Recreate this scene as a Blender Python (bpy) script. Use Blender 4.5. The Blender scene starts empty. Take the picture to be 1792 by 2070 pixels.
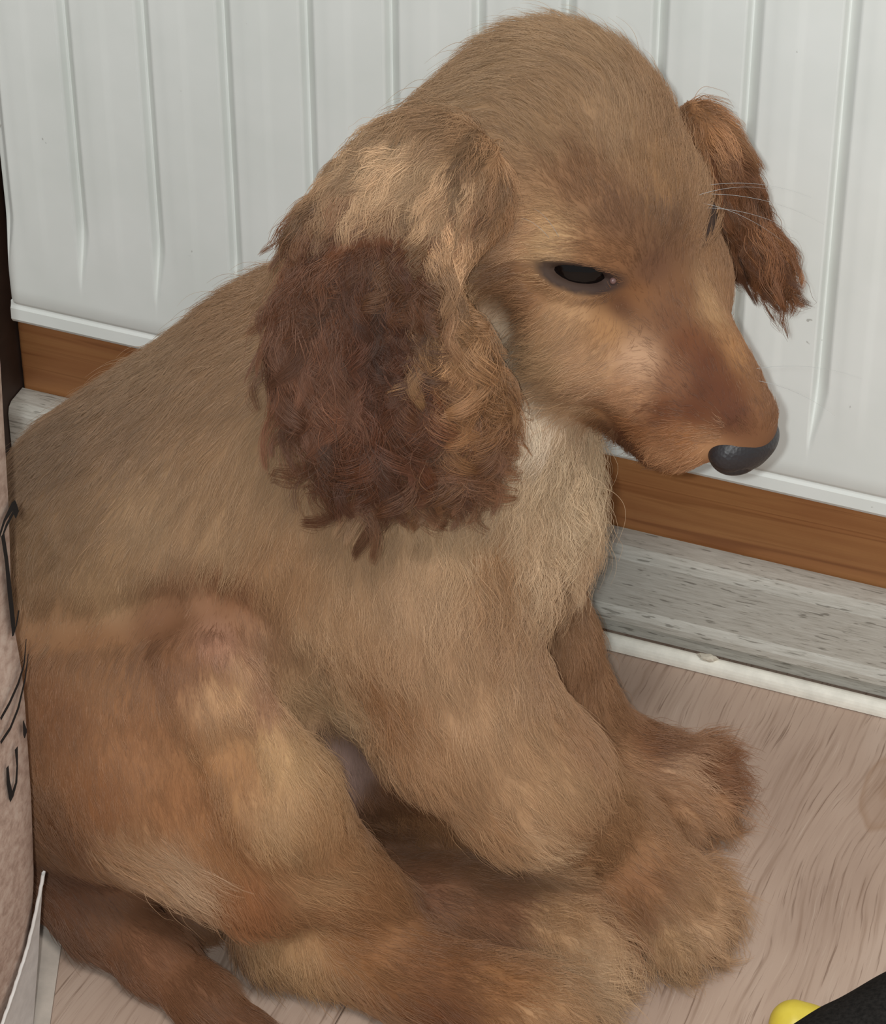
import bpy, bmesh, math, random
import numpy as np
from mathutils import Vector, Matrix, kdtree
from mathutils.bvhtree import BVHTree

SC = bpy.context.scene
COL = SC.collection
rng = np.random.default_rng(7)
random.seed(7)
FUR = True            # strands of the coat

# ------------------------------------------------------------------ camera
# world: x along the wall to the right, y into the wall, z up, metres
FPX = 6001.13
PITCH, YAW, ROLL = 0.63904805, -0.38232752, -0.00390227
CAM = np.array([0.50448, -0.87596, 0.76026])
def cam_axes():
    cy, sy, cp, sp = math.cos(YAW), math.sin(YAW), math.cos(PITCH), math.sin(PITCH)
    f = np.array([sy*cp, cy*cp, -sp]); r = np.array([cy, -sy, 0.0]); u = np.cross(r, f)
    c, s = math.cos(ROLL), math.sin(ROLL)
    return c*r+s*u, -s*r+c*u, f
CR, CU, CF = cam_axes()
cd = bpy.data.cameras.new('camera'); cam = bpy.data.objects.new('camera', cd); COL.objects.link(cam)
cd.sensor_fit = 'HORIZONTAL'; cd.sensor_width = 36.0; cd.lens = FPX/1792*36.0
cd.clip_start = 0.02; cd.clip_end = 50
cam.matrix_world = Matrix(((CR[0], CU[0], -CF[0], CAM[0]), (CR[1], CU[1], -CF[1], CAM[1]), (CR[2], CU[2], -CF[2], CAM[2]), (0, 0, 0, 1)))
SC.camera = cam

# ------------------------------------------------------------------ light
SC.view_settings.view_transform = 'Standard'; SC.view_settings.look = 'None'
SC.view_settings.gamma = 1.0; SC.view_settings.use_curve_mapping = False
SC.view_settings.exposure = 0.0
w = bpy.data.worlds.new('room_light'); SC.world = w; w.use_nodes = True
w.node_tree.nodes['Background'].inputs[0].default_value = (0.92, 1.0, 1.0, 1)
w.node_tree.nodes['Background'].inputs[1].default_value = 0.42
def light(name, kind, loc, energy, color=(1, 1, 1), **k):
    d = bpy.data.lights.new(name, kind); d.energy = energy; d.color = color
    for a, b in k.items(): setattr(d, a, b)
    o = bpy.data.objects.new(name, d); COL.objects.link(o); o.location = loc
    return o
# the phone's own flash, beside the lens
fl = CAM - CR*0.018 + CU*0.006 - CF*0.0
light('phone_flash', 'POINT', fl, 13.0, (0.94, 1.0, 1.0), shadow_soft_size=0.005)
# ceiling lamp of the room
cl = light('ceiling_lamp', 'AREA', (0.9, -1.3, 2.4), 28.0, (1.0, 0.98, 0.94), shape='DISK', size=0.5)

cy = SC.cycles
cy.max_bounces = 4; cy.diffuse_bounces = 3; cy.glossy_bounces = 2; cy.transmission_bounces = 4; cy.transparent_max_bounces = 4
cy.caustics_reflective = False; cy.caustics_refractive = False
cy.use_adaptive_sampling = True; cy.adaptive_threshold = 0.05

# ------------------------------------------------------------------ helpers
def lin(c):
    c = np.asarray(c, float)/255.0
    return np.where(c <= 0.04045, c/12.92, ((c+0.055)/1.055)**2.4)
def rgba(c): return tuple(lin(c))+(1.0,)
def px_ray(px, py):
    return CR*((px-896)/FPX) - CU*((py-1035)/FPX) + CF
def on_y(px, py, y):
    d = px_ray(px, py); return CAM + d*((y-CAM[1])/d[1])
def on_z(px, py, z):
    d = px_ray(px, py); return CAM + d*((z-CAM[2])/d[2])
def mesh_obj(name, verts, faces, mat=None, parent=None, smooth=False):
    me = bpy.data.meshes.new(name); me.from_pydata([tuple(v) for v in verts], [], [tuple(f) for f in faces]); me.validate(); me.update()
    o = bpy.data.objects.new(name, me); COL.objects.link(o)
    if mat: me.materials.append(mat)
    if smooth: me.polygons.foreach_set('use_smooth', [True]*len(me.polygons))
    if parent: o.parent = parent
    return o
def bm_obj(name, bm, mat=None, parent=None, smooth=False):
    me = bpy.data.meshes.new(name); bmesh.ops.recalc_face_normals(bm, faces=bm.faces[:]); bm.to_mesh(me); bm.free()
    o = bpy.data.objects.new(name, me); COL.objects.link(o)
    if mat: me.materials.append(mat)
    if smooth: me.polygons.foreach_set('use_smooth', [True]*len(me.polygons))
    if parent: o.parent = parent
    return o
def box_bm(x0, x1, y0, y1, z0, z1, bev=0.0, seg=2):
    bm = bmesh.new(); bmesh.ops.create_cube(bm, size=1.0)
    for v in bm.verts:
        v.co = Vector(((x0+x1)/2+v.co.x*(x1-x0), (y0+y1)/2+v.co.y*(y1-y0), (z0+z1)/2+v.co.z*(z1-z0)))
    if bev: bmesh.ops.bevel(bm, geom=bm.edges[:], offset=bev, segments=seg, profile=0.5, affect='EDGES')
    return bm
def extrude_profile(name, prof, x0, x1, mat, parent=None, smooth=False, nx=2):
    """closed (y,z) profile swept along x"""
    n = len(prof); V = []; F = []
    xs = np.linspace(x0, x1, nx)
    for x in xs: V += [(x, y, z) for y, z in prof]
    for i in range(nx-1):
        for j in range(n):
            a = i*n+j; b = i*n+(j+1) % n
            F.append((a, b, b+n, a+n))
    F.append(tuple(range(n-1, -1, -1))); F.append(tuple(range((nx-1)*n, nx*n)))
    o = mesh_obj(name, V, F, mat, parent, smooth)
    bm = bmesh.new(); bm.from_mesh(o.data); bmesh.ops.recalc_face_normals(bm, faces=bm.faces[:]); bm.to_mesh(o.data); bm.free()
    return o
def tag(o, label=None, cat=None, group=None, kind=None):
    if label: o['label'] = label
    if cat: o['category'] = cat
    if group: o['group'] = group
    if kind: o['kind'] = kind
    return o
class NT:
    def __init__(self, name):
        self.m = bpy.data.materials.new(name); self.m.use_nodes = True
        self.t = self.m.node_tree; self.b = self.t.nodes['Principled BSDF']
    def n(self, typ, **k):
        x = self.t.nodes.new(typ)
        for a, b in k.items():
            if hasattr(x, a) and not isinstance(b, tuple): setattr(x, a, b)
        return x
    def l(self, a, b): self.t.links.new(a, b)
    def noise(self, vec, scale, detail=4, rough=0.55, dist=0.0):
        x = self.n('ShaderNodeTexNoise'); x.inputs['Scale'].default_value = scale; x.inputs['Detail'].default_value = detail
        x.inputs['Roughness'].default_value = rough; x.inputs['Distortion'].default_value = dist
        if vec is not None: self.l(vec, x.inputs['Vector'])
        return x.outputs['Fac']
    def coord(self, scale=(1, 1, 1), loc=(0, 0, 0), rot=(0, 0, 0)):
        c = self.n('ShaderNodeTexCoord'); m = self.n('ShaderNodeMapping')
        m.inputs['Scale'].default_value = scale; m.inputs['Location'].default_value = loc; m.inputs['Rotation'].default_value = rot
        self.l(c.outputs['Object'], m.inputs['Vector']); return m.outputs['Vector']
    def ramp(self, fac, stops):
        r = self.n('ShaderNodeValToRGB'); e = r.color_ramp.elements
        while len(e) < len(stops): e.new(0.5)
        for el, (p, c) in zip(e, stops): el.position = p; el.color = c if len(c) == 4 else tuple(c)+(1,)
        self.l(fac, r.inputs['Fac']); return r.outputs['Color']
    def mix(self, fac, a, b, blend='MIX'):
        x = self.n('ShaderNodeMix'); x.data_type = 'RGBA'; x.blend_type = blend
        for s, v in ((x.inputs[0], fac), (x.inputs[6], a), (x.inputs[7], b)):
            if isinstance(v, (int, float)): s.default_value = v
            elif isinstance(v, tuple): s.default_value = v
            else: self.l(v, s)
        return x.outputs[2]
    def math(self, op, a, b=None, clamp=False):
        x = self.n('ShaderNodeMath'); x.operation = op; x.use_clamp = clamp
        for s, v in ((x.inputs[0], a), (x.inputs[1], b)):
            if v is None: continue
            if isinstance(v, (int, float)): s.default_value = v
            else: self.l(v, s)
        return x.outputs[0]
    def col(self, c): 
        if isinstance(c, tuple): self.b.inputs['Base Color'].default_value = c
        else: self.l(c, self.b.inputs['Base Color'])
    def rough(self, v, spec=0.5):
        if isinstance(v, (int, float)): self.b.inputs['Roughness'].default_value = v
        else: self.l(v, self.b.inputs['Roughness'])
        self.b.inputs['Specular IOR Level'].default_value = spec
    def bump(self, h, strength, dist=0.001):
        x = self.n('ShaderNodeBump'); x.inputs['Strength'].default_value = strength; x.inputs['Distance'].default_value = dist
        self.l(h, x.inputs['Height']); self.l(x.outputs['Normal'], self.b.inputs['Normal'])

# ------------------------------------------------------------------ materials of the setting
def blob(t, x, z, rx, rz, yplane=False):
    """soft 0..1 patch centred on an object-space point (x, z)"""
    v = t.coord((1/rx, 0, 1/rz), (-x/rx, 0, -z/rz))
    ln = t.n('ShaderNodeVectorMath'); ln.operation = 'LENGTH'; t.l(v, ln.inputs[0])
    return t.math('SUBTRACT', 1.0, ln.outputs['Value'], True)
def mat_enamel():
    t = NT('white_enamel')
    n1 = t.noise(t.coord((1, 1, 1)), 22, 3, 0.6)
    base = t.ramp(n1, [(0.3, rgba((234, 236, 232))), (0.7, rgba((242, 243, 240)))])
    specks = t.noise(t.coord((1, 1, 1), (3, 1, 2)), 170, 2, 0.5)
    sp = t.ramp(specks, [(0.77, (0, 0, 0)), (0.79, (1, 1, 1))])
    c = t.mix(t.math('MULTIPLY', sp, 0.5), base, rgba((120, 112, 100)))
    # old scribble in pink crayon and a green smear beside the ribs, brown scuff low down
    p = blob(t, 0.107, 0.262, 0.006, 0.05)
    st = t.noise(t.coord((900, 1, 60)), 1.0, 3, 0.6)
    c = t.mix(t.math('MULTIPLY', p, t.math('MULTIPLY', st, 0.45)), c, rgba((190, 120, 130)))
    p = blob(t, 0.0725, 0.215, 0.006, 0.035); c = t.mix(t.math('MULTIPLY', p, 0.5), c, rgba((180, 196, 160)))
    p = blob(t, 0.027, 0.146, 0.012, 0.012)
    c = t.mix(t.math('MULTIPLY', p, t.math('MULTIPLY', t.noise(t.coord(), 250, 4, 0.7), 0.7)), c, rgba((165, 140, 110)))
    t.col(c); t.rough(0.55, 0.2)
    return t.m
def mat_pine():
    t = NT('varnished_pine')
    g = t.noise(t.coord((5, 1, 190), (0.3, 0, 0.11)), 1.0, 3, 0.5, 0.6)
    c = t.ramp(g, [(0.30, rgba((128, 74, 44))), (0.38, rgba((176, 116, 72))), (0.60, rgba((196, 138, 88))), (0.68, rgba((150, 92, 54))), (0.74, rgba((190, 130, 82)))])
    big = t.noise(t.coord((1.2, 1, 4)), 12, 3)
    c = t.mix(0.4, c, t.ramp(big, [(0.35, rgba((168, 108, 68))), (0.65, rgba((196, 138, 86)))]))
    fine = t.noise(t.coord((30, 1, 900)), 1.0, 4, 0.6)
    c = t.mix(t.math('MULTIPLY', fine, 0.3), c, rgba((120, 70, 42)))
    t.col(c); t.rough(0.42, 0.4); t.bump(fine, 0.08, 0.0005)
    return t.m
def mat_skirting():
    t = NT('grey_wood_print')
    g = t.noise(t.coord((90, 900, 1100)), 1.0, 5, 0.65, 0.4)
    c = t.ramp(g, [(0.28, rgba((140, 134, 124))), (0.42, rgba((188, 182, 172))), (0.62, rgba((202, 197, 188))), (0.8, rgba((214, 210, 202)))])
    d = t.noise(t.coord((110, 800, 800), (7, 0, 3)), 1.0, 2, 0.5)
    c = t.mix(t.math('MULTIPLY', t.ramp(d, [(0.62, (0, 0, 0)), (0.68, (1, 1, 1))]), 0.75), c, rgba((126, 120, 110)))
    t.col(c); t.rough(0.5, 0.3); t.bump(g, 0.12, 0.0006)
    return t.m
def mat_laminate():
    t = NT('laminate_wood')
    # grain runs along y; slow wander makes the cathedral bends
    geo = t.n('ShaderNodeNewGeometry')
    def wc(scale, loc=(0, 0, 0)):
        m = t.n('ShaderNodeMapping'); m.inputs['Scale'].default_value = scale; m.inputs['Location'].default_value = loc
        t.l(geo.outputs['Position'], m.inputs['Vector']); return m.outputs['Vector']
    wob = t.noise(wc((9, 5, 1)), 1.0, 2, 0.5)
    fine = t.noise(wc((80, 26, 1)), 1.0, 2, 0.5)
    sh = t.math('ADD', t.math('MULTIPLY', t.math('SUBTRACT', wob, 0.5), 0.04), t.math('MULTIPLY', t.math('SUBTRACT', fine, 0.5), 0.0035))
    cb = t.n('ShaderNodeCombineXYZ'); t.l(sh, cb.inputs[0])
    def warped(scale, loc=(0, 0, 0)):
        a = t.n('ShaderNodeVectorMath'); a.operation = 'ADD'; t.l(geo.outputs['Position'], a.inputs[0]); t.l(cb.outputs[0], a.inputs[1])
        m = t.n('ShaderNodeMapping'); m.inputs['Scale'].default_value = scale; m.inputs['Location'].default_value = loc
        t.l(a.outputs[0], m.inputs['Vector']); return m.outputs['Vector']
    g1 = t.noise(warped((420, 16, 1)), 1.0, 3, 0.55)
    g2 = t.noise(warped((780, 27, 1), (4, 2, 0)), 1.0, 3, 0.6)
    tone = t.noise(wc((28, 9, 1), (1, 1, 0)), 1.0, 3, 0.5)
    c = t.ramp(tone, [(0.3, rgba((172, 146, 130))), (0.5, rgba((188, 162, 145))), (0.72, rgba((200, 176, 160)))])
    d1 = t.ramp(g1, [(0.30, (1, 1, 1)), (0.40, (0.35, 0.35, 0.35)), (0.5, (0, 0, 0))])
    c = t.mix(t.math('MULTIPLY', d1, 0.6), c, rgba((142, 114, 96)))
    d2 = t.ramp(g2, [(0.30, (1, 1, 1)), (0.42, (0, 0, 0))])
    c = t.mix(t.math('MULTIPLY', d2, 0.7), c, rgba((122, 96, 80)))
    l2 = t.ramp(g2, [(0.62, (0, 0, 0)), (0.76, (1, 1, 1))])
    c = t.mix(t.math('MULTIPLY', l2, 0.45), c, rgba((214, 194, 178)))
    # knot with its rings
    kv = t.n('ShaderNodeMapping'); kv.inputs['Scale'].default_value = (1/0.011, 1/0.026, 0); kv.inputs['Location'].default_value = (-0.3465/0.011, 0.030/0.026, 0)
    t.l(geo.outputs['Position'], kv.inputs['Vector'])
    ln = t.n('ShaderNodeVectorMath'); ln.operation = 'LENGTH'; t.l(kv.outputs[0], ln.inputs[0])
    kd = t.math('ADD', ln.outputs['Value'], t.math('MULTIPLY', t.math('SUBTRACT', fine, 0.5), 0.5))
    kn = t.ramp(kd, [(0.0, (0.9, 0.9, 0.9)), (0.25, (0.35, 0.35, 0.35)), (0.62, (0.35, 0.35, 0.35)), (0.8, (0.8, 0.8, 0.8)), (0.92, (0, 0, 0))])
    c = t.mix(t.math('MULTIPLY', kn, 0.7), c, rgba((158, 124, 98)))
    t.col(c); t.rough(0.5, 0.3)
    h = t.math('SUBTRACT', 1.0, d2); t.bump(h, 0.25, 0.0004)
    return t.m
def plain(name, c, r=0.5, spec=0.4, nz=0.0, nscale=60):
    t = NT(name)
    if nz:
        n = t.noise(t.coord(), nscale, 5, 0.6)
        c0 = np.array(c, float)
        t.col(t.ramp(n, [(0.3, rgba(c0*(1-nz))), (0.7, rgba(np.minimum(c0*(1+nz), 255)))]))
        t.bump(n, 0.15, 0.0005)
    else: t.col(rgba(c))
    t.rough(r, spec); return t.m

M_ENAMEL = mat_enamel(); M_PINE = mat_pine(); M_SKIRT = mat_skirting(); M_LAM = mat_laminate()
M_WALL = plain('wall_plaster', (188, 180, 168), 0.8, 0.2, 0.05)
M_BEAD = plain('white_bead_plastic', (240, 234, 222), 0.45, 0.4, 0.05, 120)
M_SHADOW_BROWN = plain('shadow_brown', (70, 56, 50), 0.6, 0.3, 0.15, 40)  # shadow tone painted on the added upright

# ------------------------------------------------------------------ setting
XL, XR = -0.60, 1.10
floor = bm_obj('floor', box_bm(XL, XR, -1.6, 0.05, -0.02, -0.0025), plain('floor_core', (120, 96, 82), 0.8))
tag(floor, 'pinkish grey-brown laminate floor with dark streaky grain', kind='structure')
PW = 0.193; x = 0.1985-PW*4
plank_me = None
while x < XR-0.01:
    o = bm_obj('plank', box_bm(x+0.0002, min(x+PW, XR)-0.0002, -1.6, 0.035, -0.0045, 0.0, 0.0006, 1), M_LAM, floor)
    x += PW
wall = bm_obj('wall_back', box_bm(XL, XR, 0.05, 0.10, 0.0, 1.4), M_WALL); tag(wall, 'plaster wall behind the white radiator', kind='structure')
pine = bm_obj('trim_1', box_bm(-0.0555, XR, 0.035, 0.05, 0.0, 0.15, 0.001), M_PINE)
tag(pine, 'orange-brown varnished pine board along the wall under the radiator', kind='structure')
prof = [(0.034, 0.001), (0.020, 0.003), (0.0195, 0.0085), (0.0178, 0.0100), (0.0178, 0.0130), (0.0192, 0.0155), (0.0200, 0.0165), (0.0204, 0.0400), (0.0215, 0.0430), (0.0240, 0.0445), (0.034, 0.0450)]
sk = extrude_profile('baseboard_back', prof, -0.0555, XR, M_SKIRT, nx=2)
tag(sk, 'grey wood-print skirting board below the pine board', kind='structure')
bp = []
for i in range(13):
    a = math.pi*i/12; bp.append((0.0142-0.0038*math.cos(a)*1.0, 0.0005+0.0052*math.sin(a)))
bead = extrude_profile('trim_2', [(y, z) for y, z in bp], -0.0555, XR, M_BEAD, smooth=False)
tag(bead, 'thin white rounded strip along the floor in front of the skirting', kind='structure')
shade_post = bm_obj('shadow_upright', box_bm(-0.12, -0.056, 0.012, 0.05, 0.0, 1.4, 0.002), M_SHADOW_BROWN)  # added dark upright, stands in for the bag's cast shadow on wall and board
tag(shade_post, 'added dark upright standing in for the bag shadow beside the left end of the radiator', kind='structure')

# ------------------------------------------------------------------ radiator
rad = bpy.data.objects.new('radiator', None); COL.objects.link(rad); rad.location = (0.35, 0.01, 0.103)
tag(rad, 'white ribbed panel radiator on the wall behind the puppy', 'radiator')
ZC = 0.112; ZT = 0.64; RX0 = -0.0365; RX1 = 0.90; P = 0.03333
def sst(a, b, x): 
    t = np.clip((x-a)/(b-a), 0, 1); return t*t*(3-2*t)
xs = []
k = -1
per = np.concatenate([[-0.0046, -0.0040, -0.0036, -0.0033, -0.0029, -0.0026, -0.0022], np.linspace(-0.0015, 0.0035, 9), np.linspace(0.0042, P-0.0050, 18)])
for k in range(-1, 27): xs += list(k*P+per)
xs = np.array([q for q in xs if RX0+0.003 < q < RX1-0.004])
xs = np.concatenate([[RX0, RX0+0.0007, RX0+0.0018], xs, [RX1-0.0018, RX1-0.0007, RX1]])
zs = np.concatenate([[ZC, ZC+0.0006, ZC+0.002, ZC+0.008], np.linspace(ZC+0.014, ZC+0.05, 24), [ZC+0.1, ZC+0.2, ZC+0.3, ZT-0.06, ZT-0.05, ZT-0.04, ZT-0.03, ZT-0.02, ZT]])
X, Z = np.meshgrid(xs, zs)
ph = (X+P/2) % P - P/2                      # distance from the nearest groove centre
wgt = sst(ZC+0.012, ZC+0.044, Z)*sst(ZT-0.025, ZT-0.045, Z)
dep = 0.0062*wgt
ramp_w = 0.0010+0.0044*wgt
groove = dep*np.where(ph < -0.0026, np.clip((ph+0.0036)/0.0010, 0, 1), np.clip(1-(ph+0.0026)/ramp_w, 0, 1))
plate = 0.0007*wgt*sst(0.0045, 0.0075, np.minimum(ph-0.0010, P/2-0.0035-ph+0.012))
Y = groove-plate*0.6
edge = np.minimum(X-RX0, RX1-X); Y = Y+0.0022*np.exp(-(edge/0.0012)**2)
Y = Y+0.0012*np.exp(-((Z-ZC)/0.0008)**2)
ny, nx = X.shape
V = np.stack([X, Y, Z], -1).reshape(-1, 3)
F = [(i*nx+j, i*nx+j+1, (i+1)*nx+j+1, (i+1)*nx+j) for i in range(ny-1) for j in range(nx-1)]
fp = mesh_obj('front_panel', V-np.array(rad.location), F, M_ENAMEL, rad, True)
lipp = [(0.0014, ZC+0.0012), (0.0010, ZC-0.0008), (0.0004, ZC-0.0020), (0.0002, ZC-0.0070), (0.0012, ZC-0.0086), (0.0032, ZC-0.0090), (0.0100, ZC-0.0086), (0.0100, ZC+0.0012)]
lip = extrude_profile('bottom_edge', [(y-rad.location.y, z-rad.location.z) for y, z in lipp], RX0-0.35, RX1-0.35, M_ENAMEL, rad)
def rbox(name, *a, **k):
    bm = box_bm(*a, **k); bmesh.ops.translate(bm, verts=bm.verts[:], vec=-rad.location); return bm_obj(name, bm, M_ENAMEL, rad)
rbox('back_panel', RX0+0.002, RX1-0.002, 0.006, 0.018, ZC-0.006, ZT, bev=0.002)
rbox('top_grille', RX0+0.001, RX1-0.001, 0.0, 0.020, ZT-0.004, ZT+0.012, bev=0.002)
rbox('bracket', 0.10, 0.13, 0.018, 0.050, ZT-0.12, ZT-0.06)
rbox('bracket', 0.70, 0.73, 0.018, 0.050, ZT-0.12, ZT-0.06)

# ------------------------------------------------------------------ puppy: body as one smooth surface
# body frame in millimetres: u along the puppy's facing, v sideways away from the wall, h up
UV = np.array([[CR[0], CR[1], 0.0], [CR[1], -CR[0], 0.0], [0, 0, 1.0]])
UV[:2] /= np.linalg.norm(UV[0]); 
CAMU = UV@CAM*1000.0
def dirU(px, py): return UV@px_ray(px, py)
def pt(px, py, v):
    d = dirU(px, py); return CAMU+d*((v-CAMU[1])/d[1])
def ptz(px, py, h):
    d = dirU(px, py); return CAMU+d*((h-CAMU[2])/d[2])
def toworld(p): return (np.asarray(p)@UV)/1000.0
KR, KU, KF = UV@CR, UV@CU, UV@CF            # camera axes in the body frame, for reading the pose
prims = []
def cone(a, b, ra, rb, k=8, part='main', sub=False):
    prims.append(dict(t='c', a=np.array(a, float), b=np.array(b, float), ra=ra, rb=rb, k=k, part=part, sub=sub))
def ball(a, r, k=8, part='main', sub=False): cone(a, np.array(a)+[0, 0, 0.01], r, r, k, part, sub)
def ell(c, R, axes, k=8, part='main', sub=False):
    A = np.array(axes, float); A = A/np.linalg.norm(A, axis=1)[:, None]
    prims.append(dict(t='e', c=np.array(c, float), R=np.array(R, float), A=A, k=k, part=part, sub=sub))
def frame(x, z):
    """orthonormal rows: x, y, z from a main axis and an approximate normal"""
    x = np.array(x, float); x /= np.linalg.norm(x); z = np.array(z, float); z -= x*(x@z); z /= np.linalg.norm(z)
    return np.array([x, np.cross(z, x), z])
def chain(pts, k=8, part='main'):
    for (p, r), (q, s) in zip(pts[:-1], pts[1:]): cone(p, q, r, s, k, part)
EY = np.eye(3)

def prim_sdf(p, Q):
    if p['t'] == 'c':
        a, b = p['a'], p['b']; ab = b-a; L2 = max(ab@ab, 1e-9)
        t = np.clip(((Q-a)@ab)/L2, 0, 1)
        return np.linalg.norm(Q-a-t[..., None]*ab, axis=-1)-(p['ra']+(p['rb']-p['ra'])*t)
    q = (Q-p['c'])@p['A'].T; R = p['R']
    k0 = np.linalg.norm(q/R, axis=-1); k1 = np.linalg.norm(q/(R*R), axis=-1)
    return np.where(k1 > 1e-9, k0*(k0-1)/np.maximum(k1, 1e-9), -R.min())
def sdf_at(Q):
    g = np.full(Q.shape[:-1], 1e3)
    for p in prims:
        d = prim_sdf(p, Q); k = p['k']
        if p['sub']: d = -d; hh = np.maximum(k-np.abs(g-d), 0)/k; g = np.maximum(g, d)+hh*hh*k*0.25
        else: hh = np.maximum(k-np.abs(g-d), 0)/k; g = np.minimum(g, d)-hh*hh*k*0.25
    return g
def hits(pp):
    """first points of the puppy's surface on lines of sight, with their normals"""
    d = np.array([dirU(x, y) for x, y in pp]); d /= np.linalg.norm(d, axis=1)[:, None]; t = np.full(len(d), 650.0); act = np.arange(len(d))
    for _ in range(140):
        g = sdf_at(CAMU+d[act]*t[act, None]); t[act] += g*0.75
        act = act[(g > 0.05) & (t[act] < 1500)]
        if not len(act): break
    p = CAMU+d*t[:, None]; e = 0.3
    n = np.stack([sdf_at(p+e*x)-sdf_at(p-e*x) for x in np.eye(3)], 1)
    return p, n/np.maximum(np.linalg.norm(n, axis=1), 1e-9)[:, None], t < 1500
def hit(px, py):
    p, n, ok = hits([(px, py)]); return p[0], n[0]
# trunk
pelvis = pt(250, 1450, 186); belly = pt(480, 1180, 188); ribs = pt(700, 1010, 190); chest = pt(860, 1010, 190)
cone(pelvis, belly, 56, 55, 10); cone(belly, ribs, 55, 57, 10); cone(ribs, chest, 57, 49, 10)
cone(pt(310, 1105, 184), pt(640, 880, 184), 57, 55, 20)             # back
ball(pt(250, 1260, 184), 57, 20)
cone(pt(740, 1560, 196), pt(1000, 1640, 204), 26, 20, 12)            # brisket
ell(pt(985, 1030, 195), (34, 38, 42), EY, 14)                       # breast
cone(pt(640, 850, 186), pt(960, 560, 186), 43, 38, 16)              # neck
cone(pt(800, 560, 190), pt(1000, 380, 196), 36, 36, 14)             # nape
cone(pt(960, 850, 198), pt(1060, 700, 200), 38, 30, 14)             # throat
ell(pt(620, 1200, 222), (50, 20, 40), EY, 18)                       # rib cage side
cone(pt(420, 1500, 185), pt(800, 1400, 192), 40, 42, 16)            # soft lower belly
ell(pt(695, 1540, 226), (13, 13, 20), EY, 10)                         # bare bump of the groin
# rump
ell(pt(190, 1610, 200), (48, 46, 44), EY, 16)
# right hind leg: thigh, shin, foot
hipR = pt(210, 1520, 222); kneeR = pt(440, 1355, 252)
ell(pt(270, 1465, 234), (60, 27, 54), frame((0.75, 0.1, 0.55), (0, 1, 0.1))[[0, 2, 1]], 9)
ell(pt(340, 1560, 246), (46, 22, 44), EY, 14)
cone(hipR, kneeR, 40, 17, 12)
hockR = ptz(575, 1880, 20)
cone(pt(438, 1330, 253), pt(545, 1590, 268), 17.5, 15, 9); cone(pt(545, 1590, 268), hockR, 17, 15, 14)
cone(pt(585, 1640, 268), ptz(790, 1885, 18), 15, 15, 16)
cone(pt(300, 1600, 250), pt(500, 1780, 268), 30, 17, 14)
toeR = ptz(1080, 2050, 14)
cone(hockR, ptz(820, 1960, 15), 16, 16, 10); cone(ptz(820, 1960, 15), toeR, 16, 17, 8)
for i, (dx, dy) in enumerate(((70, -40), (95, 0), (90, 45), (60, 85))): cone(toeR, ptz(1080+dx, 2050+dy, 9), 10, 9, 4)
def groove(pp, r, lift, k):
    P_, N_, _ = hits(pp); P_ = P_+N_*lift
    for a_, b_ in zip(P_[:-1], P_[1:]): cone(a_, b_, r, r, k, sub=True)
ball(pt(375, 1845, 226), 15, 6)                                     # far haunch under the tail
# left hind leg: comes out from under the belly
hockL = ptz(690, 1730, 18); midL = ptz(900, 1810, 17); toeL = ptz(1150, 1900, 16)
cone(pt(480, 1560, 215), hockL, 24, 17, 8); cone(hockL, midL, 17, 16, 6); cone(midL, toeL, 16, 16, 6)
for dx, dy, h in ((70, 10, 16), (85, 40, 12), (60, 70, 10), (20, 80, 9)): cone(toeL, ptz(1150+dx, 1900+dy, h), 9, 8.5, 3)
# right fore leg
shR = pt(840, 1190, 228); elR = pt(930, 1430, 236)
ell(pt(800, 1230, 224), (42, 22, 46), EY, 16)
cone(shR, elR, 34, 30, 12); wrR = ptz(1210, 1690, 27)
cone(elR, pt(1060, 1565, 240), 30, 26, 12); cone(pt(1060, 1565, 240), wrR, 26, 21, 10)
toeFR = ptz(1330, 1810, 17)
cone(wrR, toeFR, 21, 19, 9)
for dx, dy, h in ((92, -20, 11), (105, 30, 11), (85, 80, 10), (35, 105, 10)): cone(toeFR, ptz(1330+dx, 1810+dy, h), 10.5, 10, 2)
# left fore leg
elL = pt(1080, 1290, 168); wrL = ptz(1190, 1520, 26)
cone(pt(1000, 1150, 165), elL, 30, 21, 10); cone(elL, wrL, 20, 18, 8)
toeFL = ptz(1350, 1580, 16); cone(wrL, toeFL, 18, 18, 9)
for dx, dy, h in ((80, -40, 12), (95, 5, 12), (85, 55, 10), (35, 85, 10)): cone(toeFL, ptz(1350+dx, 1580+dy, h), 10.5, 10, 2)
groove([(1372, 1812), (1440, 1850)], 2.6, 0.8, 5); groove([(1350, 1850), (1410, 1905)], 2.6, 0.8, 5); groove([(1300, 1870), (1345, 1940)], 2.4, 0.8, 5)
groove([(1385, 1560), (1455, 1585)], 2.6, 0.8, 5); groove([(1375, 1600), (1440, 1640)], 2.6, 0.8, 5); groove([(1340, 1630), (1390, 1680)], 2.4, 0.8, 5)
# tail
chain([(ptz(130, 1740, 26), 19), (ptz(200, 1840, 18), 15), (ptz(310, 1930, 13), 12), (ptz(400, 2010, 10), 9.5), (ptz(520, 2090, 7), 6.5)], 8)

groove([(70, 1268), (150, 1262), (250, 1252), (340, 1238), (420, 1222), (485, 1250)], 4.5, 2.0, 9)   # flank fold over the thigh
groove([(375, 1300), (420, 1410), (475, 1520), (520, 1590)], 4.5, 2.0, 12)                    # behind the knee
groove([(520, 1290), (580, 1370), (625, 1450)], 5, 2.5, 10)                                    # in front of the knee

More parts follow.
